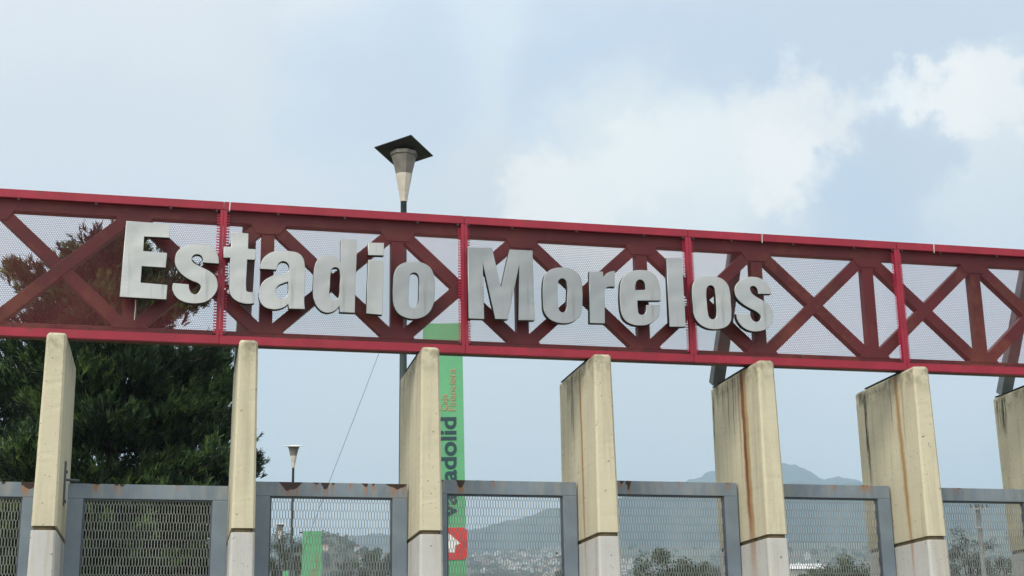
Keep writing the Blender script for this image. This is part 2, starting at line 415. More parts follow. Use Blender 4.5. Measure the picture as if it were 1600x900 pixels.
# ------------------------------------------------------------------ concrete pillars
P0, PP = -1.587805, 1.8801266
FY, DEP, ZP, ZN = -.32, 1.5422, 5.313, 3.377
def hw(z): return .0735 + .01144*(ZP-z)
def fy(z): return FY - .0141*(ZP-z)
def by(z): return FY+DEP - .030*(ZP-z)
def section(z, inset=0.):
    h, c = hw(z), .022
    y0, y1 = fy(z)+inset, by(z)-inset; b = h+c-inset; h -= inset
    return [(-h, y0, z), (h, y0, z), (b, y0+c, z), (b, y1, z), (-b, y1, z), (-b, y0+c, z)]
STREAKS = {
 -1: [], 0: [(.60, 0, .01, 5.2, 2.0, MOLD, .4, 'mold')],
 1: [(.5, 0, .02, 5.2, 1.2, TAN, .3, 'rust')],
 2: [(.95, 0, .035, 5.28, .7, MOLD, .55, 'mold'), (.5, .0, .03, 5.2, 1.6, TAN, .5, 'rust'), (1.1, 0, .05, 5.25, .5, MOLD, .5, 'mold')],
 3: [(.30, .055, .032, 5.26, 2.6, RUST, 1., 'rust'), (.31, .055, .055, 5.26, 2.4, TAN, .5, 'rust'), (.66, .0, .045, 5.27, .75, MOLD, .95, 'mold'), (.60, .0, .02, 5.25, 1.1, RUSTD, .6, 'rust'), (.80, 0, .10, 5.28, .35, MOLD, .5, 'mold')],
 4: [(.20, .055, .10, 5.30, 2.8, RUST, .9, 'rust'), (.22, .055, .05, 5.30, 2.3, RUSTD, .95, 'rust'), (.13, .04, .05, 5.30, 2.4, TAN, .9, 'rust'), (.33, .03, .02, 5.28, 1.5, RUST, .7, 'rust'), (.66, 0, .015, 5.28, .7, RUSTD, .8, 'rust'), (.50, 0, .018, 5.28, .9, RUSTD, .6, 'rust'), (.42, 0, .012, 5.28, .6, RUSTD, .6, 'rust'), (.84, 0, .02, 5.28, .5, RUSTD, .5, 'rust'), (1.16, -.03, .035, 5.25, 1.1, MOLD, .9, 'mold'), (1.0, 0, .05, 5.28, .35, MOLD, .5, 'mold')],
 5: [(.15, .055, .032, 5.28, 2.7, RUST, 1., 'rust'), (.15, .055, .07, 5.28, 2.3, TAN, .7, 'rust'), (.30, .02, .016, 5.28, .8, RUSTD, .5, 'rust'), (.02, .03, .02, 5.28, 1.0, TAN, .6, 'rust'), (.98, .025, .045, 5.26, 1.4, MOLD, 1., 'mold'), (1.06, .0, .09, 5.29, .22, MOLD, .85, 'mold')],
 6: [(1.0, .0, .07, 5.26, .55, MOLD, .95, 'mold'), (1.12, 0, .05, 5.26, .5, MOLD, .8, 'mold'), (.5, .05, .02, 5.26, 2.3, RUST, .8, 'rust')],
}
PLABEL = {
 -1: 'cream concrete pillar beyond the left end of the fence',
 0: 'cream concrete pillar with an iron hinge on its side, in front of the dark pine, leftmost in view',
 1: 'clean cream concrete pillar seen edge on below the letter t, left of the small street lamp',
 2: 'cream concrete pillar that hides half of the tall green banner',
 3: 'cream concrete pillar with one thin orange rust line, below the letters M and o gap right of the banner',
 4: 'cream concrete pillar with a broad brown rust streak, below the last letter s',
 5: 'cream concrete pillar with a black mould streak and a thin rust line side by side',
 6: 'cream concrete pillar cut off by the right edge of the picture',
}
PLABEL[3] = 'cream concrete pillar with one thin orange rust line, between the banner and the broadly rusted pillar'
for i in range(-1, 7):
    t = thing('concrete_pillar', PLABEL[i], 'pillar', (P0+i*PP, 0, 0), 'cream concrete pillars carrying the sign', R(-1.3))
    m = pillar_mat('cream_pillar_paint', STREAKS[i], i+2)
    mb = MB(); rp = random.Random(40+i); rr_ = []
    nz_ = 44
    for q in range(nz_+1):
        z = ZN+.022+(ZP-.03-ZN-.022)*q/nz_; sec = section(z)
        chip = [(.0035 if rp.random() < .06 else .0012) for _ in sec]
        rr_.append([(x-math.copysign(rp.uniform(0, c_), x), y+(rp.uniform(0, c_) if y < 0 else -rp.uniform(0, c_)), z) for (x, y, z), c_ in zip(sec, chip)])
    rr_.append([(x+rp.uniform(-.004, .004), y+rp.uniform(-.003, .008), z-rp.uniform(0, .008)) for x, y, z in section(ZP, .018)])
    mb.rings(rr_); mb.build('shaft', m, t)
    mb = MB(); mb.rings([section(ZN-.02, .022), section(ZN+.022, .022)], cap=False); mb.build('joint_groove', M_GROOVE, t)
    mg = M_CONCRETE_GREY
    if STREAKS[i]:
        ss = [s for s in STREAKS[i] if s[7] == 'rust' and s[4] > 2]
        mg = pillar_mat('grey_plinth_paint', ss, i+20); kk, b, c = base_link(mg)
        for nd in mg.node_tree.nodes:                      # grey paint instead of cream
            if nd.type == 'MIX' and not nd.inputs[6].is_linked:
                nd.inputs[6].default_value = (.50, .50, .48, 1); nd.inputs[7].default_value = (.58, .575, .555, 1)
    mb = MB(); mb.rings([section(0), section(ZN-.02)]); mb.build('plinth', mg, t, bevel=.006)
    mb = MB(); mb.box(-.085, .085, -.06, 1.20 if i in (3, 4, 6) else .98, ZP+.001, ZP+.013); mb.build('cap_plate', M_STEELDARK, t)

# ------------------------------------------------------------------ red sign: truss, perforated panels, letters
ZB, ZT, LP = 5.3259, 6.8796, 2.6
truss = thing('steel_truss', 'long dark red lattice truss of crossed bars behind the perforated panels', 'truss', (0, 0, ZB))
TY0, TY1 = .07, .19
X0, X1 = -2.75, 10.5
zc0, zc1 = .0, ZT-ZB-.04
mb = MB(); mb.box(X0, X1, TY0, TY1, zc0+.015, zc0+.165); mb.build('bottom_chord', M_TRUSS, truss, bevel=.006)
mb = MB(); mb.box(X0, X1, TY0, TY1, zc1-.165, zc1); mb.build('top_chord', M_TRUSS, truss, bevel=.006)
nodes = [-.915+1.3941*k for k in range(-1, 9)]
a, bz = zc0+.166, zc1-.166
for k, x in enumerate(nodes):
    if X0+.1 < x < X1-.1 and k != 0:
        mb = MB(); mb.box(x-.068, x+.068, TY0+.004, TY1-.004, a, bz); mb.build('upright', M_TRUSS, truss, bevel=.005)
    if k+1 < len(nodes):
        xa, xb = max(x, X0+.15), nodes[k+1]
        if xb > X1-.1: xb = X1-.1
        fr = (xb-x)/(nodes[k+1]-x); f0 = (xa-x)/(nodes[k+1]-x)
        zz = lambda f: a-.05+(bz-a+.10)*f
        for s, (p, q), off in ((0, (f0, fr), .0), (1, (1-f0, 1-fr), .006)):
            mb = MB(); mb.bar((xa, (TY0+TY1)/2, zz(p)), (xb, (TY0+TY1)/2, zz(q)), .118-off*2, .134, (0, 0, 1)); mb.build('diagonal', M_TRUSS, truss, bevel=.005)
for k, x in enumerate(nodes):
    if X0+.2 < x < X1-.2:
        for z0, z1, w0, w1 in ((a-.01, a+.10, .19, .12), (bz+.01, bz-.10, .19, .12)):
            mb = MB(); y0, y1 = TY0-.012, TY0+.001
            pts = [(x-w0, z0), (x+w0, z0), (x+w1, z1), (x-w1, z1)]
            mb.rings([[(u, y0, z) for u, z in pts], [(u, y1, z) for u, z in pts]]); mb.build('gusset_plate', M_TRUSS, truss)
# raking braces from the back of every other pillar up to the truss
for i, dx in ((1, .0), (4, -.05), (6, .0)):
    x = P0+i*PP+dx
    mb = MB(); mb.bar((x, 1.08, ZP-ZB+.02), (x, .26, zc1-.10), .15, .13, (0, 1, 0)); mb.build('brace', M_BRACE, truss, bevel=.006)

# perforated sheet, one mesh shared by all panels
BAR, DIV = .092, .036
def perforated():
    s = .0235; rh = s*.8660254; x0, x1, z0, z1 = DIV-.004, LP-DIV+.004, BAR-.01, ZT-ZB-BAR+.01
    ro, ri = s/math.sqrt(3), s/math.sqrt(3)*.845
    cx, cz = [], []
    nr = int((z1-z0)/rh)
    for r in range(nr):
        z = z0+rh*(r+.5)
        x = np.arange(x0+s*(.5 if r % 2 else 1.), x1-s*.5, s); cx.append(x); cz.append(np.full(len(x), z))
    cx = np.concatenate(cx); cz = np.concatenate(cz); n = len(cx)
    ang = np.pi/6+np.arange(6)*np.pi/3
    v = np.zeros((n, 12, 3))
    v[:, :6, 0] = cx[:, None]+ro*np.cos(ang); v[:, :6, 2] = cz[:, None]+ro*np.sin(ang)
    v[:, 6:, 0] = cx[:, None]+ri*np.cos(ang); v[:, 6:, 2] = cz[:, None]+ri*np.sin(ang)
    f = np.array([[j, (j+1) % 6, 6+(j+1) % 6, 6+j] for j in range(6)])
    F = (np.arange(n)*12)[:, None, None]+f[None]
    me = bpy.data.meshes.new('perforated_sheet'); me.from_pydata(v.reshape(-1, 3).tolist(), [], F.reshape(-1, 4).tolist()); me.materials.append(M_SHEET); me.update()
    return me
sheet_me = perforated()
fm = MB(); H = ZT-ZB
fm.box(0.0015, LP-.0015, -.022, .030, 0, BAR)
frame_me = fm.mesh('rail', M_FRAME)
bm = bmesh.new(); bm.from_mesh(frame_me); bmesh.ops.recalc_face_normals(bm, faces=bm.faces); bmesh.ops.bevel(bm, geom=list(bm.edges), offset=.005, segments=2, affect='EDGES'); bm.to_mesh(frame_me); bm.free()
sm = MB(); sm.box(.0015, DIV, -.018, .028, BAR+.001, H-BAR-.001); stile_me = sm.mesh('stile', M_FRAME)
tm = MB(); z = BAR+.03
while z < H-BAR-.03: tm.box(0, .030, .006, .010, z, z+.0155); z += .0305
teeth_me = tm.mesh('toothed_edge', M_TEETH)
bt = MB(); bt.tube([(0, -.030, 0), (0, -.0225, 0)], .014, 8); bolt_me = bt.mesh('bolt', M_BOLT)
PAN = {-1: 'red framed perforated panel over the pine, behind the letters E and s',
       0: 'red framed perforated panel behind the letters t a d i o',
       1: 'red framed perforated panel behind the capital M and the letters o r e l',
       2: 'red framed perforated panel behind the last two letters o and s',
       3: 'red framed perforated panel with no letters, at the right edge of the picture'}
for kx in range(-1, 4):
    t = thing('sign_panel', PAN[kx], 'sign panel', (kx*LP, 0, ZB), 'perforated panels of the red sign')
    for z in (0, H-BAR):
        o = link(bpy.data.objects.new('rail', frame_me), t); o.location.z = z
    o = link(bpy.data.objects.new('perforated_sheet', sheet_me), t); o.location = (0, .016, 0)
    for s, x in ((1, 0), (-1, LP)):
        o = link(bpy.data.objects.new('stile', stile_me), t); o.location.x = x; o.scale.x = s
        o = link(bpy.data.objects.new('toothed_edge', teeth_me), t); o.location = (x+s*(DIV+.0005), 0, 0); o.scale.x = s
    for x in (.07, .55, 1.3, 2.05, LP-.07):
        for z in (BAR+.016, H-BAR-.016):
            o = link(bpy.data.objects.new('bolt', bolt_me), t); o.location = (x+rnd.uniform(-.03, .03), 0.0, z)

for t, x in ((bpy.data.objects['sign_panel.001'], .055), (bpy.data.objects['sign_panel.003'], .90), (bpy.data.objects['sign_panel.004'], .48)):
    mb = MB(); mb.rings([[(x, -.0245, H-.002), (x+.014, -.0245, H-.002), (x+.006, -.0245, H-BAR-.02), (x-.004, -.0245, H-BAR-.02)], [(x, -.021, H-.002), (x+.014, -.021, H-.002), (x+.006, -.021, H-BAR-.02), (x-.004, -.021, H-BAR-.02)]])
    mb.build('sealant_mark', M_PALECABLE, t)
# ---- letters, each traced as its own outline and given real depth
def C(crop, sc, pts):                      # outline points -> photograph pixels; a third value 1 marks a corner
    return [(crop[0]+p[0]/sc, crop[1]+p[1]/sc, len(p) > 2) for p in pts]
def k1(*pts): return [(x, y, 1) for x, y in pts]
LET = []
LET.append(('E', [C((180, 330), 6, k1((105, 90), (517, 118), (512, 250), (272, 238), (263, 372), (487, 390), (475, 530), (250, 515), (238, 668), (490, 690), (480, 828), (40, 802)))]))
LET.append(('s', [C((260, 360), 7.5, [(617, 390, 1), (605, 290), (565, 225), (500, 182), (400, 162), (300, 164), (205, 188), (135, 240), (102, 320), (105, 400), (145, 475), (215, 542), (300, 590), (375, 622), (402, 655), (392, 700), (350, 745), (305, 738), (275, 700), (262, 630, 1), (80, 616, 1), (68, 660), (78, 720), (112, 778), (170, 822), (260, 850), (360, 855), (470, 832), (550, 770), (596, 690), (600, 610), (575, 540), (515, 482), (430, 438), (360, 402), (312, 370), (298, 330), (315, 297), (350, 281), (392, 287), (420, 315), (430, 376, 1)])]))
LET.append(('t', [C((340, 355), 6.93, [(150, 52, 1), (335, 66, 1), (330, 232, 1), (417, 238, 1), (408, 355, 1), (322, 350, 1), (314, 500), (310, 650), (318, 692), (350, 702, 1), (397, 703, 1), (395, 825, 1), (340, 830), (280, 825), (210, 800), (155, 755), (130, 700), (127, 620), (137, 330, 1), (62, 330, 1), (68, 210, 1), (145, 212, 1)])]))
LET.append(('a', [C((395, 380), 7.82, [(88, 312, 1), (95, 258), (120, 198), (168, 145), (245, 104), (350, 92), (465, 97), (560, 122), (615, 180), (635, 260), (640, 400), (632, 600), (630, 720), (638, 805, 1), (440, 800, 1), (432, 745, 1), (385, 780), (310, 805), (230, 806), (145, 778), (90, 715), (70, 640), (85, 550), (130, 468), (195, 418), (270, 388), (340, 380), (405, 365), (438, 335), (445, 292), (430, 250), (385, 222), (335, 232), (302, 272), (290, 325, 1)]),
                  C((395, 380), 7.82, [(432, 470, 1), (432, 580), (415, 642), (370, 673), (320, 667), (287, 628), (281, 570), (312, 520), (370, 490)])]))
LET.append(('d', [C((480, 365), 6.667, [(350, 60, 1), (518, 68, 1), (515, 300, 1), (503, 500, 1), (498, 825, 1), (338, 818, 1), (335, 755, 1), (300, 795), (240, 822), (180, 820), (112, 772), (72, 695), (60, 600), (65, 480), (75, 355), (102, 280), (150, 235), (220, 222), (290, 240), (347, 295, 1)]),
                  C((480, 365), 6.667, [(245, 420), (260, 367), (295, 352), (328, 367), (342, 420), (338, 540), (332, 640), (315, 685), (285, 697), (250, 682), (234, 640), (238, 540)])]))
LET.append(('i', [C((560, 370), 6.43, k1((97, 58), (258, 60), (256, 188), (97, 184))), C((560, 370), 6.43, k1((100, 230), (258, 238), (240, 785), (78, 770)))]))
LET.append(('o', [C((560, 370), 6.43, [(555, 248), (650, 262), (720, 305), (755, 370), (768, 460), (766, 600), (752, 685), (710, 762), (640, 810), (560, 825), (470, 810), (400, 768), (360, 700), (347, 600), (350, 470), (360, 370), (395, 300), (460, 260)]),
                  C((560, 370), 6.43, [(514, 420), (525, 377), (560, 360), (595, 377), (610, 425), (607, 550), (603, 655), (585, 700), (550, 712), (517, 695), (506, 645), (508, 530)])]))
LET.append(('M', [C((720, 375), 6.43, k1((70, 70), (315, 78), (405, 475), (490, 95), (722, 105), (742, 808), (578, 805), (588, 252), (472, 798), (345, 793), (222, 230), (237, 795), (77, 788)))]))
LET.append(('o', [C((840, 400), 7.826, [(290, 140), (400, 152), (480, 200), (530, 275), (548, 400), (550, 580), (535, 690), (490, 765), (400, 815), (300, 822), (200, 800), (120, 745), (78, 670), (66, 550), (65, 360), (82, 255), (130, 185), (200, 150)]),
                  C((840, 400), 7.826, [(250, 340), (265, 293), (302, 275), (340, 295), (358, 345), (358, 560), (352, 640), (335, 678), (308, 688), (278, 676), (258, 635), (250, 560)])]))
LET.append(('r', [C((840, 400), 7.826, [(635, 185, 1), (800, 190, 1), (806, 262, 1), (842, 215), (890, 190), (945, 181, 1), (945, 380, 1), (890, 375), (845, 388), (822, 440), (822, 520), (825, 825, 1), (638, 820, 1)])]))
LET.append(('e', [C((960, 390), 6.925, [(502, 552, 1), (503, 480), (490, 390), (450, 290), (390, 238), (300, 220), (200, 230), (120, 272), (73, 345), (60, 440), (62, 590), (77, 690), (112, 760), (180, 805), (280, 822), (380, 805), (450, 758), (488, 690), (500, 600, 1), (345, 600, 1), (343, 650), (328, 692), (296, 705), (266, 690), (256, 640), (250, 552, 1)]),
                  C((960, 390), 6.925, [(225, 437, 1), (229, 380), (246, 340), (280, 325), (315, 343), (333, 385), (337, 435, 1)])]))
LET.append(('l', [C((960, 390), 6.925, k1((562, 88), (732, 90), (775, 835), (597, 835)))]))
LET.append(('o', [C((1070, 415), 7.826, [(290, 122), (400, 137), (480, 178), (530, 238), (552, 310), (565, 450), (572, 590), (560, 685), (510, 745), (430, 773), (340, 778), (250, 755), (170, 702), (122, 630), (102, 500), (90, 360), (92, 260), (125, 182), (200, 135)]),
                  C((1070, 415), 7.826, [(265, 330), (277, 265), (315, 242), (355, 262), (372, 325), (384, 470), (388, 590), (375, 642), (338, 655), (303, 635), (286, 580), (272, 450)])]))
LET.append(('s', [C((1070, 415), 7.826, [(1058, 348, 1), (1050, 285), (1010, 220), (935, 160), (840, 136), (740, 148), (660, 195), (617, 260), (612, 330), (640, 400), (700, 460), (790, 518), (870, 560), (920, 602), (930, 645), (908, 678), (868, 685), (828, 660), (800, 592, 1), (630, 585, 1), (638, 645), (672, 710), (730, 765), (810, 800), (890, 805), (980, 783), (1050, 730), (1085, 650), (1076, 560), (1040, 490), (960, 428), (880, 382), (828, 342), (805, 305), (802, 268), (832, 250), (870, 264), (893, 305), (900, 346, 1)])]))
LLAB = ['brushed metal capital E, first letter of the sign', 'brushed metal letter s between the capital E and the t', 'brushed metal letter t crossing the first red upright',
        'brushed metal letter a between the t and the d', 'brushed metal letter d between the a and the i', 'brushed metal letter i with its separate square dot', 'brushed metal letter o at the end of the first word, greyer than the i',
        'brushed metal capital M, first letter of the second word', 'brushed metal letter o directly after the capital M', 'brushed metal letter r between an o and the e', 'brushed metal letter e between the r and the l',
        'brushed metal letter l, a plain tall bar left of a red upright', 'brushed metal letter o between the l and the last s', 'brushed metal letter s at the end of the sign']
LY, LD = -.135, .072
for (ch, contours), lab in zip(LET, LLAB):
    P = [[(*(lambda q: (q.x, q.z))(on_y(x, y, LY)), c) for x, y, c in ct] for ct in contours]
    cx = sum(p[0] for p in P[0])/len(P[0]); cz = min(p[1] for p in P[0])
    cu = bpy.data.curves.new('letter_outline', 'CURVE'); cu.dimensions = '2D'; cu.fill_mode = 'BOTH'; cu.extrude = LD/2-.004; cu.bevel_depth = .004; cu.bevel_resolution = 1; cu.offset = -.004; cu.resolution_u = 8
    for ct in P:
        sp = cu.splines.new('BEZIER'); sp.bezier_points.add(len(ct)-1); sp.use_cyclic_u = True
        for bp_, (x, z, c) in zip(sp.bezier_points, ct):
            bp_.co = (x-cx, z-cz, 0); bp_.handle_left_type = bp_.handle_right_type = 'VECTOR' if c else 'AUTO'
    tmp = bpy.data.objects.new('tmp', cu); COL.objects.link(tmp)
    bpy.context.view_layer.update()
    me = bpy.data.meshes.new_from_object(tmp.evaluated_get(bpy.context.evaluated_depsgraph_get()))
    bpy.data.objects.remove(tmp); bpy.data.curves.remove(cu)
    me.transform(Matrix.Rotation(math.pi/2, 4, 'X')); me.name = 'metal_letter'
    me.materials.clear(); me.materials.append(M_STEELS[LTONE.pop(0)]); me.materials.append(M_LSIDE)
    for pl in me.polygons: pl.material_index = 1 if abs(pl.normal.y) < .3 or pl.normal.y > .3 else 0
    o = link(bpy.data.objects.new('metal_letter', me)); o.location = (cx, LY+LD/2, cz)
    tag(o, lab, 'letter', 'metal letters of the sign')
a_, b_ = on_y(212, 462, -.03), on_y(210, 500, -.03)
mb = MB(); mb.tube([a_, a_.lerp(b_, .5)+Vector((.004, 0, 0)), b_], .0055, 6)
tag(mb.build('cable', M_PALECABLE), 'short pale cable hanging below the capital E', 'cable')

# ------------------------------------------------------------------ steel gates between the pillars
GY, GW = .45, 1.60
def gate_mesh():
    cw, rhh, vs = .0302, .0885, .058; x0, x1, z1, z0 = .155, GW-.155, -.15, -3.75
    mb = MB(); d = .006
    def strand(a, b, w):
        a, b = Vector((a[0], 0, a[1])), Vector((b[0], 0, b[1])); t = (b-a).normalized(); s = Vector((-t.z, 0, t.x))*(w/2); dy = Vector((0, d/2, 0))
        # expanded metal: the strand is a flat ribbon twisted out of the plane
        tw = Vector((0, d*.2, 0))
        mb.add([a-s-dy-tw, a+s-dy+tw, a+s+dy+tw, a-s+dy-tw, b-s-dy-tw, b+s-dy+tw, b+s+dy+tw, b-s+dy-tw], [(0, 1, 5, 4), (1, 2, 6, 5), (2, 3, 7, 6), (3, 0, 4, 7)])
    r = 0; z = z1+.02
    while z-rhh > z0:
        off = 0 if r % 2 else cw/2
        x = x0+off
        while x < x1:
            zt = min(z, z1); strand((x, zt), (x, z-vs), .0080)
            zn = z-rhh
            for s in (-1, 1):
                xx = x+s*cw/2
                if x0 <= xx <= x1: strand((x, z-vs), (xx, zn), .0052)
            x += cw
        z -= rhh; r += 1
    return mb.mesh('expanded_mesh', M_WIRE)
gm = gate_mesh()
GTOP = {-1: 3.93, 0: 3.925, 1: 3.98, 2: 4.035, 3: 4.062, 4: 4.062, 5: 4.052}
GRUST = {-1: [(1.50, .09, .07), (1.25, .03, .03)], 0: [(.27, .05, .012), (.47, .03, .03), (.53, .03, .03), (1.1, .03, .004)],
         1: [(.36, .13, .09), (.63, .035, .035), (.73, .045, .075), (.81, .02, .03), (1.02, .05, .004), (1.15, .035, .055), (1.24, .02, .02), (1.49, .12, .06)],
         2: [(.08, .035, .045), (.30, .055, .09), (.52, .03, .012), (.66, .03, .012), (1.5, .05, .006)],
         3: [(.24, .035, .035), (.33, .03, .035), (.32, .03, .10), (.9, .04, .004), (1.5, .04, .008)], 4: [(.9, .05, .004), (1.3, .10, .007)], 5: [(.6, .06, .004)]}
GLAB = {-1: 'grey steel mesh gate at the left edge of the picture with a rusted corner',
        0: 'grey steel mesh gate hinged on the leftmost pillar, in front of the dark pine',
        1: 'grey mesh gate with large dark rust patches along its top, small lamp behind it',
        2: 'grey mesh gate in front of the red logo and the hazy town',
        3: 'grey mesh gate with black chips at its top left, round tree behind it',
        4: 'grey mesh gate with a clean top rail, left of the mould streaked pillar',
        5: 'grey mesh gate cut off by the right edge, before the grey green tree'}
for i in range(-1, 6):
    zt = GTOP[i]; xr = P0+(i+1)*PP-hw(zt)-.022-.012
    t = thing('mesh_gate', GLAB[i], 'gate', (xr-GW, GY, 0), 'grey mesh gates between the pillars')
    m = gate_mat('blue_grey_gate_paint', GRUST[i], i+3)
    mb = MB(); mb.box(0, .155, 0, .07, -zt+.08, -.151); mb.box(GW-.155, GW, 0, .07, -zt+.08, -.151); mb.box(0, GW, 0.0, .07, -.15, 0); mb.box(.156, GW-.156, .0, .07, -zt+.08, -zt+.23)
    mb.build('frame', m, t, (0, 0, zt), bevel=.004)
    mb = MB(); mb.box(.156, .172, .022, .062, -zt+.24, -.168); mb.box(GW-.172, GW-.156, .022, .062, -zt+.24, -.168); mb.box(.156, GW-.156, .022, .062, -.167, -.1515)
    mb.build('inner_lip', M_LIP, t, (0, 0, zt))  # recessed lip; the shadow line under the top rail is put into its dark colour
    o = link(bpy.data.objects.new('expanded_mesh', gm), t); o.location = (0, .042, zt)
    if i == 0:
        mb = MB(); mb.box(-.047, -.022, -.16, -.06, zt-.24, zt+.20); mb.tube([(-.034, -.05, zt+.03), (.10, .03, zt+.03)], .013, 8)
        for zz_ in (-.2, .1): mb.tube([(-.0215, -.11, zt+zz_), (-.008, -.11, zt+zz_)], .017, 8)
        mb.build('hinge', M_LIP, t)

# ------------------------------------------------------------------ street lamps
def lamp(x, y_hat, dist, label, tilt, hatmat, spin, ground=None):
    b = ground_at(x, dist); top = at(x, y_hat, dist)
    t = thing('street_lamp', label, 'street lamp', (top.x, top.y, b.z), 'street lamps behind the fence', spin)
    h = top.z-b.z
    mb = MB(); mb.tube([(0, 0, 0), (0, 0, h-1.02)], [.098, .060], 14); mb.build('pole', M_POLE, t, smooth=True)
    def ring(r, z): return [(r*math.cos(a*math.pi/4), r*math.sin(a*math.pi/4), h+z) for a in range(8)]
    mb = MB(); mb.rings([ring(.072, -1.08), ring(.075, -1.06), ring(.105, -.86)]); mb.rings([ring(.1065, -.858), ring(.173, -.50)]); mb.build('lamp_body', M_LAMPCONE, t)
    mb = MB(); mb.rings([ring(.165, -.499), ring(.255, -.12), ring(.285, -.10), ring(.285, -.03)]); mb.build('lamp_collar', M_LAMPTOP, t)
    q = .62
    pl = MB(); sq = lambda r, z: [(r*math.cos(a*math.pi/2), r*math.sin(a*math.pi/2), z) for a in range(4)]
    pl.rings([sq(q*.5, -.028), sq(q, -.004), sq(q, .008), sq(q*.05, .06)]); o = pl.build('lamp_hat', hatmat, t, (0, 0, h))
    d = Vector((top.x-CAM.x, top.y-CAM.y, 0)).normalized(); ax = Vector((d.y, -d.x, 0))
    o.rotation_mode = 'QUATERNION'
    from mathutils import Quaternion
    o.rotation_quaternion = Quaternion((0, 0, 1), -spin) @ Quaternion(ax, R(tilt)) @ Quaternion((0, 0, 1), spin)
    return t
lamp(631, 237, 29, 'tall street lamp with dark square hat rising behind the middle of the sign', -13, M_LAMPHAT, R(4))
lamp(459, 697, 75, 'small distant street lamp with pale hat above the rusty gate', 11, M_LAMPHATW, R(12))
lamp(438, 819, 112, 'smallest street lamp with pale hat, seen through the rusty gate against dark trees', 8, M_LAMPHATW, R(30))

# guy wire from the tall pole
lp = at(627, 459, 29); g1 = at(515, 752, 29.8)
g2 = g1 + (g1-lp)*.72
mb = MB(); mb.tube([lp, lp.lerp(g1, .5)-Vector((0, 0, .03)), g1, g2], .0045, 5)
tag(mb.build('guy_wire', M_CABLE), 'thin guy wire slanting down left from the tall street lamp', 'wire')

# ------------------------------------------------------------------ green banners
def text_mesh(body, size, m, bold=0., depth=.004):
    cu = bpy.data.curves.new('txt', 'FONT'); cu.body = body; cu.size = size; cu.extrude = depth; cu.offset = bold; cu.space_character = 1.0
    tmp = bpy.data.objects.new('tmp', cu); COL.objects.link(tmp); bpy.context.view_layer.update()
    me = bpy.data.meshes.new_from_object(tmp.evaluated_get(bpy.context.evaluated_depsgraph_get()))
    bpy.data.objects.remove(tmp); bpy.data.curves.remove(cu); me.materials.clear(); me.materials.append(m)
    xs = [v.co.x for v in me.vertices]; return me, min(xs), max(xs)
BD = 27.; tl, tr = at(661, 503, BD), at(722, 505, BD)
u = (tr-tl); u.z = 0; bw = u.length; brz = math.atan2(u.y, u.x)
px = BD/F_PX*1.03                                                   # metres per photograph pixel there
bh = tr.z
LEAN = .020
def vert_text(t, body, x, zb, zt, m, bold, xheight_scale, zsign=1):
    """lettering that reads upwards, from height zb to zt, baseline at x"""
    me, a, b = text_mesh(body, 1., m, bold)
    s = (zt-zb)/(b-a); me.transform(Matrix.Translation((-a, 0, 0))); me.transform(Matrix.Diagonal((s, s*xheight_scale, 1, 1)))
    me.transform(Matrix.Rotation(math.pi/2, 4, 'Z')); me.transform(Matrix.Rotation(math.pi/2, 4, 'X'))
    me.name = 'lettering'
    o = link(bpy.data.objects.new('lettering', me), t); o.location = (x, -.006, zb); return o
def banner():
    t = thing('banner_sign', 'tall green vertical banner with a red logo, half hidden by a pillar', 'banner', (tl.x, tl.y, 0), 'green vertical banners', brz)
    z0 = 1.2
    mb = MB(); wb = bw+.0; sh = (bh-z0)*.022
    a = [(0-.012*(bh-z0), 0, z0), (bw+sh*.45, 0, z0), (bw, 0, bh), (0, 0, bh)]
    mb.rings([[(x, .0, z) for x, y, z in a], [(x, .10, z) for x, y, z in a]], m=0)
    mb.build('board', M_GREEN, t, bevel=.004)
    mb = MB(); mb.box(.1, .2, .03, .09, 0, z0+.1); mb.box(bw-.2, bw-.1, .03, .09, 0, z0+.1); mb.build('legs', M_POLE, t)
    mb = MB(); mb.box(-.14, bw*.35, .10, .14, bh-.06, bh-.01); mb.build('top_arm', M_STEELDARK, t)
    zp = lambda y: bh-(y-504)*px*1.0
    vert_text(t, 'Financiera', 50*px, zp(643), zp(577), M_TAN, .0, 1.)
    vert_text(t, 'Caja', 37*px, zp(643), zp(617), M_TAN, .0, 1.)
    vert_text(t, 'valladolid', 50*px, zp(807), zp(653), M_NAVY, .022, .86)
    # logo: red rounded square with a white gable shape
    c = (43*px, zp(846)); hs = 24*px; r = 7*px; pts = []
    for sx, sz, a0 in ((1, 1, 0), (-1, 1, 90), (-1, -1, 180), (1, -1, 270)):
        for q in range(5):
            an = R(a0+q*22.5); pts.append((c[0]+sx*(hs*.98-r)+r*math.cos(an), c[1]+sz*(hs-r)+r*math.sin(an)))
    mb = MB(); mb.rings([[(x, -.012, z) for x, z in pts], [(x, -.002, z) for x, z in pts]]); lg = mb.build('logo', M_LOGORED, t)
    mb = MB(); tri = [(-.75, .62), (-.15, .62), (.55, -.0), (.2, -.12), (.2, -.55), (-.2, -.55), (-.2, -.2), (-.75, -.2)]
    tri = [(c[0]+x*hs, c[1]+z*hs) for x, z in tri]
    mb.rings([[(x, -.016, z) for x, z in tri], [(x, -.0125, z) for x, z in tri]]); mb.build('logo_mark', M_WHITE, lg)
    return t
b0 = banner()
def dup(root, loc, label):
    r = root.copy(); COL.objects.link(r); r.location = loc; r['label'] = label
    for ch in list(root.children):
        c = ch.copy(); COL.objects.link(c); c.parent = r
        for gch in ch.children:
            d = gch.copy(); COL.objects.link(d); d.parent = c
    return r
q = at(473, 830, BD*64/30); dup(b0, (q.x, q.y, q.z-bh), 'smaller green vertical banner seen through the rusty gate beside dark trees')
q = at(441, 892, BD*64/15); dup(b0, (q.x, q.y, q.z-bh), 'tiny green banner at the foot of the view through the rusty gate')

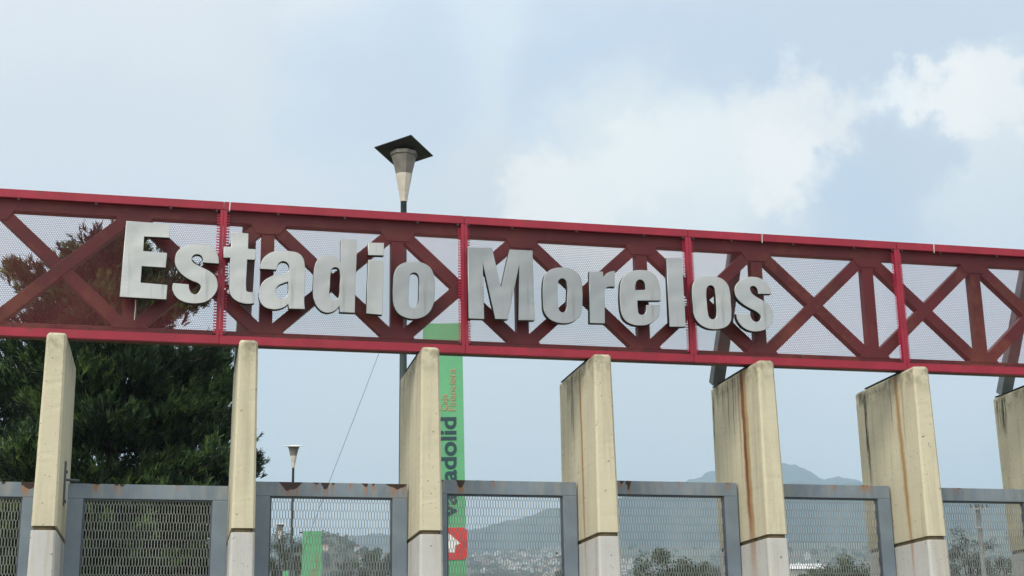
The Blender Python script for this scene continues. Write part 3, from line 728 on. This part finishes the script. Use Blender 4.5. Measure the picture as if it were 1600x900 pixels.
# ------------------------------------------------------------------ pines
def pine(px_x, dist, height, prof, label, seed, ntuft, group=None, lean=0.):
    r = random.Random(seed); base = ground_at(px_x, dist)
    t = thing('pine_tree', label, 'tree', base, group)
    mb = MB(); mb.tube([(0, 0, 0), (.1, 0, height*.4), (.05, .05, height*.75), (0, 0, height*.97)], [.28, .2, .11, .02], 10)
    zs = [p[0] for p in prof]; rs = [p[1] for p in prof]
    limbs = []
    z = zs[0]
    while z < height*.97:
        nb = r.choice((5, 6, 7)); a0 = r.random()*6.3
        for b in range(nb):
            az = a0+b*6.283/nb+r.uniform(-.35, .35); L = float(np.interp(z, zs, rs))*r.uniform(.60, 1.2)
            up_ = r.uniform(.05, .30) if z < height*.75 else r.uniform(.4, .8)
            pts = []
            for q in range(5):
                s = q/4; rr = L*s; pts.append(Vector((rr*math.cos(az), rr*math.sin(az), z+up_*rr*.5+.10*L*s*s)))
            limbs.append((pts, L))
            mb.tube(pts, [.055*max(.3, L/4), .045*max(.3, L/4), .03, .02, .012], 5, cap=False)
        z += r.uniform(.42, .62)
    mb.build('trunk', M_BARK, t)
    V = []; Fc = []; Mi = []
    tot = sum(l for _, l in limbs)
    def tuft(p, d, ln, mi, n):
        d = d.normalized(); x = d.orthogonal().normalized(); y = d.cross(x)
        for q in range(n):
            an = r.random()*6.283; sp = r.uniform(.25, 1.0); s = r.uniform(-.5, .35)*ln
            nd = (d + (x*math.cos(an)+y*math.sin(an))*sp*.9).normalized(); w = nd.cross(Vector((r.uniform(-1, 1), r.uniform(-1, 1), r.uniform(-1, 1)))).normalized()*r.uniform(.011, .018)
            b = p+d*s; k = len(V); L = ln*r.uniform(.55, 1.)
            V.extend((tuple(b-w), tuple(b+w), tuple(b+nd*L+w*.35), tuple(b+nd*L-w*.35))); Fc.append((k, k+1, k+2, k+3)); Mi.append(mi)
    for pts, L in limbs:
        nt = max(4, int(ntuft*L/tot)); az = (pts[-1]-pts[0])
        side = Vector((-az.y, az.x, 0)).normalized(); out = Vector((az.x, az.y, 0)).normalized()
        tone = r.random()
        subs = [(r.uniform(.12, 1.)**.7, r.uniform(-1, 1)) for _ in range(max(4, int(nt/7)))]
        for s, sd in subs:
            f = s*4; i = min(3, int(f)); c = pts[i].lerp(pts[i+1], f-i) + side*(sd*L*.34*(1.15-s*.5)) + Vector((0, 0, r.uniform(-.05, .22)))
            dd = out*r.uniform(.3, 1.)+side*sd*.7+Vector((0, 0, r.uniform(.45, 1.3)))
            pick = r.random()+(tone-.5)*.8
            mi = 0 if pick < .45 else (1 if pick < .86 else 2)
            for _ in range(7):
                p = c+Vector((r.gauss(0, .13), r.gauss(0, .13), r.gauss(0, .10)))
                tuft(p, dd+Vector((r.uniform(-.4, .4), r.uniform(-.4, .4), r.uniform(-.1, .4))), r.uniform(.14, .25), mi, 12)
    # leading shoots
    for _ in range(5):
        p = Vector((r.uniform(-.7, .7), r.uniform(-.5, .5), height*r.uniform(.86, .97)))
        for q in range(9): tuft(p+Vector((0, 0, q*.09)), Vector((r.uniform(-.15, .15), 0, 1)), .22, 0, 12)
    me = bpy.data.meshes.new('crown'); me.from_pydata(V, [], Fc)
    for m in PINE: me.materials.append(m)
    me.polygons.foreach_set('material_index', Mi); me.update()
    link(bpy.data.objects.new('crown', me), t)
    return t
pine(165, 35, 12.4, [(1.5, 2.8), (6.5, 2.85), (8, 2.85), (9.2, 2.7), (10, 2.25), (10.8, 1.7), (11.5, 1.05), (12.3, .4)], 'large dark pine with upswept branch tips behind the left end of the fence', 3, 42000, 'pines behind the fence')
pine(-60, 43, 11.3, [(1.5, 3.6), (5, 4.2), (8, 3.6), (9.4, 2.4), (10.4, 1.4), (11.3, .4)], 'dark pine partly hidden behind the larger one at the left edge of the picture', 8, 24000, 'pines behind the fence')

# ------------------------------------------------------------------ broadleaf trees beyond the fence
def leafy(px_x, py_top, wpx, dist, label, mats, seed, group, aspect=.85, lsize=1.0, gaps=.5, base=None):
    r = random.Random(seed); top = at(px_x, py_top, dist); gb = ground_at(px_x, dist); z0 = min(gb.z, top.z-2) if base is None else base
    W = wpx/F_PX*dist; Hc = W*aspect; h = top.z-z0
    t = thing('leafy_tree', label, 'tree', (top.x, top.y, z0), group)
    cz = h-Hc*.52
    mb = MB(); mb.tube([(0, 0, 0), (.02*W, 0, max(.3, cz*.6)), (0, 0, max(.5, cz))], [W*.035, W*.027, W*.016], 8)
    V, Fc, Mi = [], [], []
    clumps = []
    for q in range(26):
        while True:
            v = Vector((r.uniform(-1, 1), r.uniform(-1, 1), r.uniform(-1, 1)))
            if .3 < v.length < 1: break
        c = Vector((v.x*W*.40, v.y*W*.40, cz+v.z*Hc*.40)); clumps.append((c, W*r.uniform(.09, .17)))
        if q < 9: mb.tube([(0, 0, max(.3, cz*.7)), Vector((0, 0, cz)).lerp(c, .55), c], [W*.014, W*.009, W*.004], 5, cap=False)
    mb.build('trunk', M_BARK, t)
    ls = .0042*dist**.5*W**.35*.55*lsize
    for c, rad in clumps:
        tone = r.random()
        for _ in range(150):
            v = Vector((r.gauss(0, 1), r.gauss(0, 1), r.gauss(0, .8))).normalized()*rad*r.uniform(.45, 1.12)
            p = c+v; n = (v.normalized()+Vector((r.uniform(-1, 1), r.uniform(-1, 1), r.uniform(-.3, 1)))*.9).normalized(); x = n.orthogonal().normalized(); y = n.cross(x)
            an = r.random()*6.28; x, y = x*math.cos(an)+y*math.sin(an), y*math.cos(an)-x*math.sin(an)
            s = W*.022*lsize*r.uniform(.6, 1.3); k = len(V)
            V.extend((tuple(p-x*s), tuple(p-y*s*.5), tuple(p+x*s), tuple(p+y*s*.5))); Fc.append((k, k+1, k+2, k+3))
            pk = r.random()+(tone-.5)*.7; Mi.append(0 if pk < .4 else (1 if pk < .82 else 2))
    me = bpy.data.meshes.new('crown'); me.from_pydata(V, [], Fc)
    for m in mats: me.materials.append(m)
    me.polygons.foreach_set('material_index', Mi); me.update(); link(bpy.data.objects.new('crown', me), t)
    return t
GT = 'trees seen through the gates'
leafy(1035, 849, 118, 150, 'round dark green tree seen through the gate with black chips', LEAF, 21, GT)
leafy(1092, 872, 60, 190, 'lighter green tree at the right shoulder of the round dark tree', [LEAF[1], LEAF[2], LEAF[1]], 22, GT)
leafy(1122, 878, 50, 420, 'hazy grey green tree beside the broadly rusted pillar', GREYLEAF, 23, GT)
leafy(1315, 864, 120, 140, 'low bushy green tree behind the clean gate, right of the white roof', LEAF, 24, GT, .7)
leafy(1272, 884, 60, 180, 'small green tree in front of the white roof', LEAF, 25, GT, .7)
leafy(1508, 806, 92, 90, 'tall thin grey green tree beside the utility pole', GREYLEAF, 26, GT, 1.5, .8)
leafy(1568, 856, 80, 95, 'lower grey green tree right of the utility pole', GREYLEAF, 27, GT, 1.1, .8)
leafy(1490, 870, 60, 88, 'grey green bush at the foot of the tall thin tree', GREYLEAF, 28, GT, 1.1, .8)
leafy(285, 705, 260, 62, 'dense dark broadleaf tree low behind the large pine', [LEAF[0], LEAF[0], LEAF[1]], 41, GT, .9)
leafy(60, 690, 260, 66, 'dense dark broadleaf tree behind the leftmost pillar', [LEAF[0], LEAF[0], LEAF[1]], 42, GT, .9)
leafy(447, 812, 64, 125, 'dark narrow tree behind the smallest street lamp', LEAF, 29, GT, 1.5, .8)
leafy(462, 835, 54, 130, 'dark tree between the small lamp pole and the smaller banner', LEAF, 30, GT, 1.5, .8)
leafy(428, 840, 50, 128, 'dark tree against the left post of the rusty gate', LEAF, 31, GT, 1.3, .8)
leafy(592, 846, 56, 420, 'dark green tree on the town hill below its right slope', LEAF, 32, GT, 1.1)
leafy(570, 858, 50, 400, 'mid green tree left of the dark one on the town hill', LEAF, 33, GT, 1.1)
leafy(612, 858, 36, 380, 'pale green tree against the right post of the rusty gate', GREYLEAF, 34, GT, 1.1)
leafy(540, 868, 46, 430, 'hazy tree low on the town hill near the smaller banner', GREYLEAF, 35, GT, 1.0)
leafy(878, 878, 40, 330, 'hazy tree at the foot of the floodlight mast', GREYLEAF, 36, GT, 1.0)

# ------------------------------------------------------------------ hillside town
WALLS = {'white': (.72, .70, .67), 'cream': (.58, .52, .42), 'pink': (.52, .36, .31), 'grey': (.40, .39, .38), 'terracotta': (.38, .20, .13), 'pale blue': (.45, .52, .58)}
M_WIN = mat('house_window', (.04, .045, .05), .3); M_ROOFS = [mat('concrete_roof', (.42, .40, .38), .9), mat('tile_roof', (.34, .14, .085), .9)]
hm = {}
for ci, (cn, c) in enumerate(WALLS.items()):
    mw = mat('house_wall_'+cn.replace(' ', '_'), c, .85, 0, .08, .3)
    for v in range(2):
        mb = MB(); w, d, h = (8.5, 7, 5.6) if v == 0 else (7, 8, 3.4)
        mb.box(-w/2, w/2, -d/2, d/2, -3, h, 0)
        if v == 0: mb.box(-w/2-.3, w/2+.3, -d/2-.3, d/2+.3, h+.01, h+.45, 1); mb.box(-1.4, 1.6, -1, 1.6, h+.46, h+2.2, 0)
        else: mb.rings([[(-w/2-.4, -d/2-.4, h+.01), (w/2+.4, -d/2-.4, h+.01), (w/2+.4, d/2+.4, h+.01), (-w/2-.4, d/2+.4, h+.01)], [(-w/2-.4, -.1, h+1.7), (w/2+.4, -.1, h+1.7), (w/2+.4, .1, h+1.7), (-w/2-.4, .1, h+1.7)]], m=1)
        for s in ((.9, 3.6) if v == 0 else (1.,)):
            for x in (-2.5, 0, 2.4): mb.box(x-.6, x+.6, -d/2-.03, -d/2+.02, s, s+1.3, 2)
        hm[cn, v] = mb.mesh('hillside_house', [mw, M_ROOFS[v], M_WIN])
HR = random.Random(5)
def house(loc, area, big=1.):
    cn = HR.choices(list(WALLS), (4, 3, 1.2, 2.5, 1.6, .7))[0]; v = HR.choice((0, 0, 1))
    o = link(bpy.data.objects.new('hillside_house', hm[cn, v])); o.location = loc
    d = Vector((loc[0]-CAM.x, loc[1]-CAM.y)); o.rotation_euler.z = -math.atan2(d.x, d.y)+HR.uniform(-.6, .6); s = HR.uniform(.85, 1.35)*big; o.scale = (s, s, s*HR.uniform(.9, 1.25))
    tag(o, f'small {cn} {"flat roofed" if v == 0 else "tile roofed"} house {area}', 'house', f'{cn} {"flat roofed" if v == 0 else "tile roofed"} houses {area}')
for _ in range(130):                                   # the plain of houses behind the banner gate
    d = HR.uniform(2050, 3150); x = HR.uniform(738, 905); l = ground_at(x, d)
    house(l, 'in the hazy town seen through the banner gate')
for _ in range(70):
    d = HR.uniform(1000, 1290); p = ray(HR.uniform(498, 640), 860); az = math.atan2(p.x, p.y); X, Y = CAM.x+d*math.sin(az), CAM.y+d*math.cos(az)
    house((X, Y, hill_z(X, Y)), 'on the town hill behind the rusty gate', .62)
for _ in range(26):
    d = HR.uniform(2000, 2900); x = HR.choice((HR.uniform(1100, 1150), HR.uniform(965, 985), HR.uniform(1225, 1260))); house(ground_at(x, d), 'on the far slope between the right hand gates')
# tree cover among the houses: nobody could count it
r = random.Random(9); V, Fc, Mi = [], [], []
def blob(p, s):
    tone = r.random()
    for _ in range(26):
        v = Vector((r.gauss(0, 1), r.gauss(0, 1), r.gauss(0, .8))).normalized()*s*r.uniform(.5, 1.1); n = (v.normalized()+Vector((r.uniform(-1, 1), r.uniform(-1, 1), .4))).normalized()
        x = n.orthogonal().normalized(); y = n.cross(x); q = p+v; k = len(V); l = s*.45
        V.extend((tuple(q-x*l), tuple(q-y*l), tuple(q+x*l), tuple(q+y*l))); Fc.append((k, k+1, k+2, k+3)); Mi.append(0 if r.random()+tone*.6 < .8 else 1)
for _ in range(620):
    d = r.uniform(1900, 3200); x = r.choice((r.uniform(735, 910), r.uniform(735, 910), r.uniform(960, 1600))); l = ground_at(x, d); blob(l+Vector((0, 0, 3)), r.uniform(3, 6))
for _ in range(520):
    d = r.uniform(960, 1300); p = ray(r.uniform(495, 650), 860); az = math.atan2(p.x, p.y); X, Y = CAM.x+d*math.sin(az), CAM.y+d*math.cos(az); blob(Vector((X, Y, hill_z(X, Y)+1.5)), r.uniform(2.2, 4.5))
me = bpy.data.meshes.new('tree_cover'); me.from_pydata(V, [], Fc)
for m in (LEAF[0], LEAF[1]): me.materials.append(m)
me.polygons.foreach_set('material_index', Mi); me.update()
tag(link(bpy.data.objects.new('tree_cover', me)), 'scattered hazy trees between the houses of the far town', 'tree cover', kind='stuff')

# white roofed shed behind the clean gate
c = at(1246, 882, 260); gz = ground_at(1246, 260).z
t = thing('shed', 'long shed with a bright white roof seen through the clean gate', 'shed', (c.x, c.y, min(gz, c.z-4)), None, -math.atan2(c.x-CAM.x, c.y-CAM.y)+.3)
hh = c.z-min(gz, c.z-4)
mb = MB(); mb.box(-4, 4, -2.5, 2.5, 0, hh-1.0); mb.build('wall', mat('shed_wall', (.5, .49, .46), .8), t)
mb = MB(); mb.rings([[(-4.4, -2.9, hh-.99), (4.4, -2.9, hh-.99), (4.4, 2.9, hh-.99), (-4.4, 2.9, hh-.99)], [(-4.4, -.05, hh+.1), (4.4, -.05, hh+.1), (4.4, .05, hh+.1), (-4.4, .05, hh+.1)]]); mb.build('roof', mat('white_roof', (.8, .8, .8), .5), t)

# utility pole in front of the grey green trees
c = at(1527, 788, 80); gz = ground_at(1527, 80).z
t = thing('utility_pole', 'pale utility pole with cross arms in front of the grey green tree', 'utility pole', (c.x, c.y, gz))
M_UP = mat('pale_concrete_pole', (.42, .44, .45), .7)
mb = MB(); mb.tube([(.0, 0, 0), (0, 0, c.z-gz)], [.16, .11], 12); mb.build('pole', M_UP, t, smooth=True)
for z, w in ((-.25, .5), (-1.2, .35)):
    mb = MB(); mb.bar((-w, -.13, c.z-gz+z), (w, -.13, c.z-gz+z), .08, .08); mb.build('cross_arm', M_UP, t)
for x in (-.45, -.2, .2, .45):
    mb = MB(); mb.tube([(x, -.13, c.z-gz-.21), (x, -.13, c.z-gz-.02)], [.04, .025], 6); mb.build('insulator', M_LAMPHAT, t)

# floodlight mast over the town
c = at(878, 866, 300); gz = ground_at(878, 300).z
t = thing('floodlight_mast', 'dark mast carrying a cluster of floodlights above the hazy town', 'floodlight', (c.x, c.y, gz), None, -.1)
h = c.z-gz
mb = MB(); mb.tube([(1.1, 0, 0), (1.1, 0, h+.5)], [.16, .10], 8); mb.build('pole', M_STEELDARK, t)
mb = MB(); mb.bar((-1.0, 0, h-.5), (1.6, 0, h-.5), .12, .12); mb.bar((-.1, 0, h-1.35), (1.6, 0, h-1.35), .12, .12); mb.build('cross_arm', M_STEELDARK, t)
for x, z, s in ((-1.1, .15, 1), (.2, .1, 1), (1.5, .1, .8), (.2, -.9, .7), (.8, -.9, .7), (1.5, -.9, .7)):
    mb = MB(); mb.rings([[(x-.26*s, -.2, h+z-.22*s), (x+.26*s, -.2, h+z-.22*s), (x+.26*s, -.2, h+z+.22*s), (x-.26*s, -.2, h+z+.22*s)], [(x-.15*s, .2, h+z-.14*s), (x+.15*s, .2, h+z-.14*s), (x+.15*s, .2, h+z+.14*s), (x-.15*s, .2, h+z+.14*s)]]); mb.build('floodlight_head', M_STEELDARK, t)
